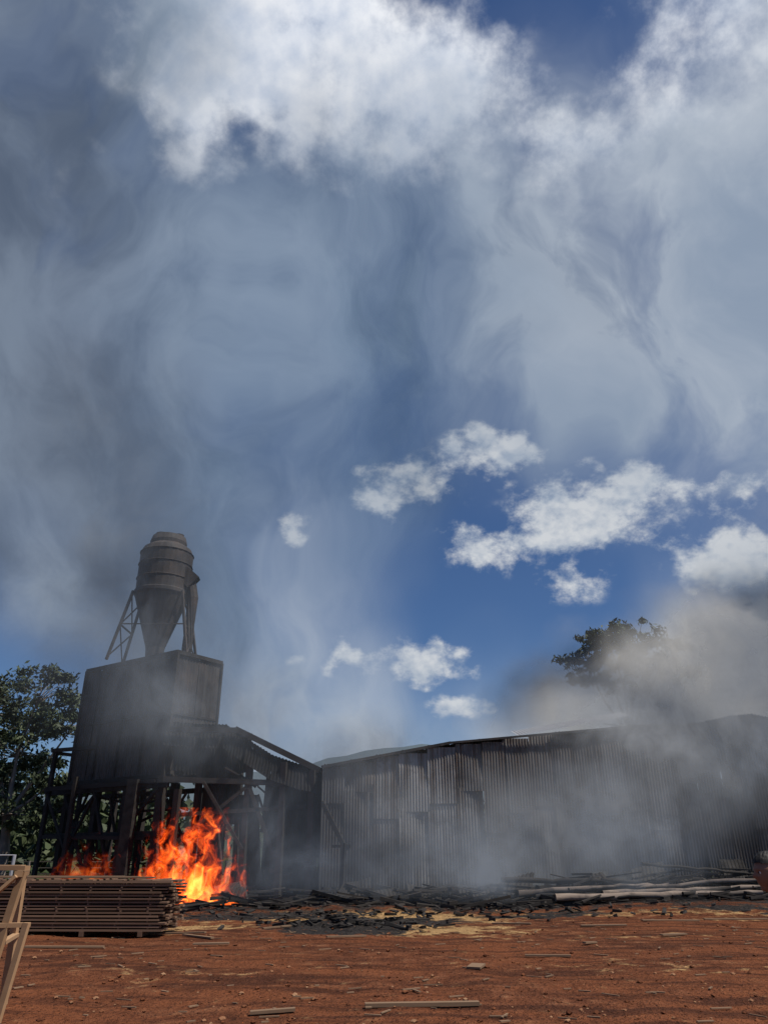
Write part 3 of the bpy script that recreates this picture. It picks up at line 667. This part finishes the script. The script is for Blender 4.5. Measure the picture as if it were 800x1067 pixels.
# ------------------------------------------------------------------ smoke near the buildings: soft veils, standing one behind another
def smoke_mat(blobs,colr,nsc,seed,amax=.8,lo=.30,hi=.70,warp=4.,lean=12.,floor=.25):
    def f(g):
        P=pos(g)
        wp=g.warp(P,g.v('ADD',P,(seed,0,0)),.2,3,.55,(warp*1.6,0,warp*1.3))
        bl=g.blobs(wp,blobs); n=g.noise(g.map(wp,(seed,seed,0),(0,R(lean),0),(1,1,.7)),nsc,6,.58)
        al=g.m('MULTIPLY',g.m('MINIMUM',bl,1.),g.mr(n,lo,hi,floor,1.)); al=g.m('MULTIPLY',al,amax)
        al=g.m('MULTIPLY',al,g.mr(g.sep(P)[2],.05,.9))
        df=g.new('ShaderNodeBsdfDiffuse')
        # smoke scatters the high sun evenly: shade it by an upward-tilted normal instead of the sheet's own
        g.put(df.inputs[0],g.mix(g.mr(n,.35,.68),tuple(q*.75 for q in colr),tuple(colr)))
        nn=g.xyz(.12,-.55,.83); g.L.new(nn,df.inputs['Normal'])
        tp=g.new('ShaderNodeBsdfTransparent'); m2=g.new('ShaderNodeMixShader'); g.put(m2.inputs[0],al); g.L.new(tp.outputs[0],m2.inputs[1]); g.L.new(df.outputs[0],m2.inputs[2]); return m2.outputs[0]
    return f
smo=empty('smoke')
def veil(name,x0,x1,z0,z1,y,blobs,colr,nsc,amax,warp=4.,amp=.6,seed=0.,floor=.25):
    m_=mat(name,smoke_mat([((bx,y,bz),(rx,999,rz),w_) for bx,bz,rx,rz,w_ in blobs],colr,nsc,seed*7.3,amax,warp=warp,floor=floor))
    vs=[];nx,nz=48,36;fs=[]
    for j in range(nz+1):
        for i in range(nx+1):
            xx=x0+(x1-x0)*i/nx; zz=z0+(z1-z0)*j/nz
            vs.append((xx,y+amp*fb(xx*.13,zz*.13,seed,2),zz))
    mg=warp*.45
    for j in range(nz):
        for i in range(nx):
            xx=x0+(x1-x0)*(i+.5)/nx; zz=z0+(z1-z0)*(j+.5)/nz
            if any(((xx-bx)/(rx+mg))**2+((zz-bz)/(rz+mg))**2<1 for bx,bz,rx,rz,w_ in blobs): fs.append((j*(nx+1)+i,j*(nx+1)+i+1,(j+1)*(nx+1)+i+1,(j+1)*(nx+1)+i))
    return mk(name,vs,fs,m_,smo,True)
BLUE=(.26,.29,.335); PALE=(.36,.375,.395); WARM=(.56,.54,.50)
veil('low_drift',-16,20,.1,12,26.6,[(-2.2,2.2,5.,4.8,1.2),(3,1.2,6.5,3.8,1.0),(8.,2.2,5.,4.,.7),(13.,6.4,5.4,4.8,1.6),(-8.,7.5,4.,5.,.3)],BLUE,.40,.66,2.,.4,2.,.35)
veil('mid_drift',-2.3,22,.2,13,29.1,[(-.6,2.4,3.6,4.4,.8),(5,1.6,6,4.,.8),(13.6,7.2,6.4,5.,2.),(9,6.8,5,2.4,1.1),(9,3.5,5,2.8,.6)],PALE,.34,.82,2.,.2,5.,.3)
veil('tower_drift',-20,-.5,4,26,28.9,[(-11.,12.,5.5,8.,1.1),(-8.0,8.,5,5.5,.8),(-5.5,6.5,3.8,3.2,.8),(-13,20,6,6,.6)],(.19,.21,.24),.28,.62,3.,.6,9.,.3)
veil('yard_smoke',-9,3,.3,9,35.5,[(-5.,3.,5,4.5,1.),(-1.,5.5,4,3.,1.)],BLUE,.3,.8,3.,.6,3.)
veil('shed_smoke',3.,44,5.5,24,33.,[(14.6,7.8,6.8,4.6,2.2),(23,9,9,6.,1.8),(9,7.4,6.5,2.8,1.5),(18,11.,6,3.8,1.2)],WARM,.26,.98,3.,1.,4.,.6)
veil('shed_plume',3.,56,5.5,30,41.,[(20,11.,10,6.,1.2),(30,16.,13,10.,1.),(14,9.5,9,4.8,1.2)],(.44,.45,.46),.17,.75,5.,1.5,6.,.4)
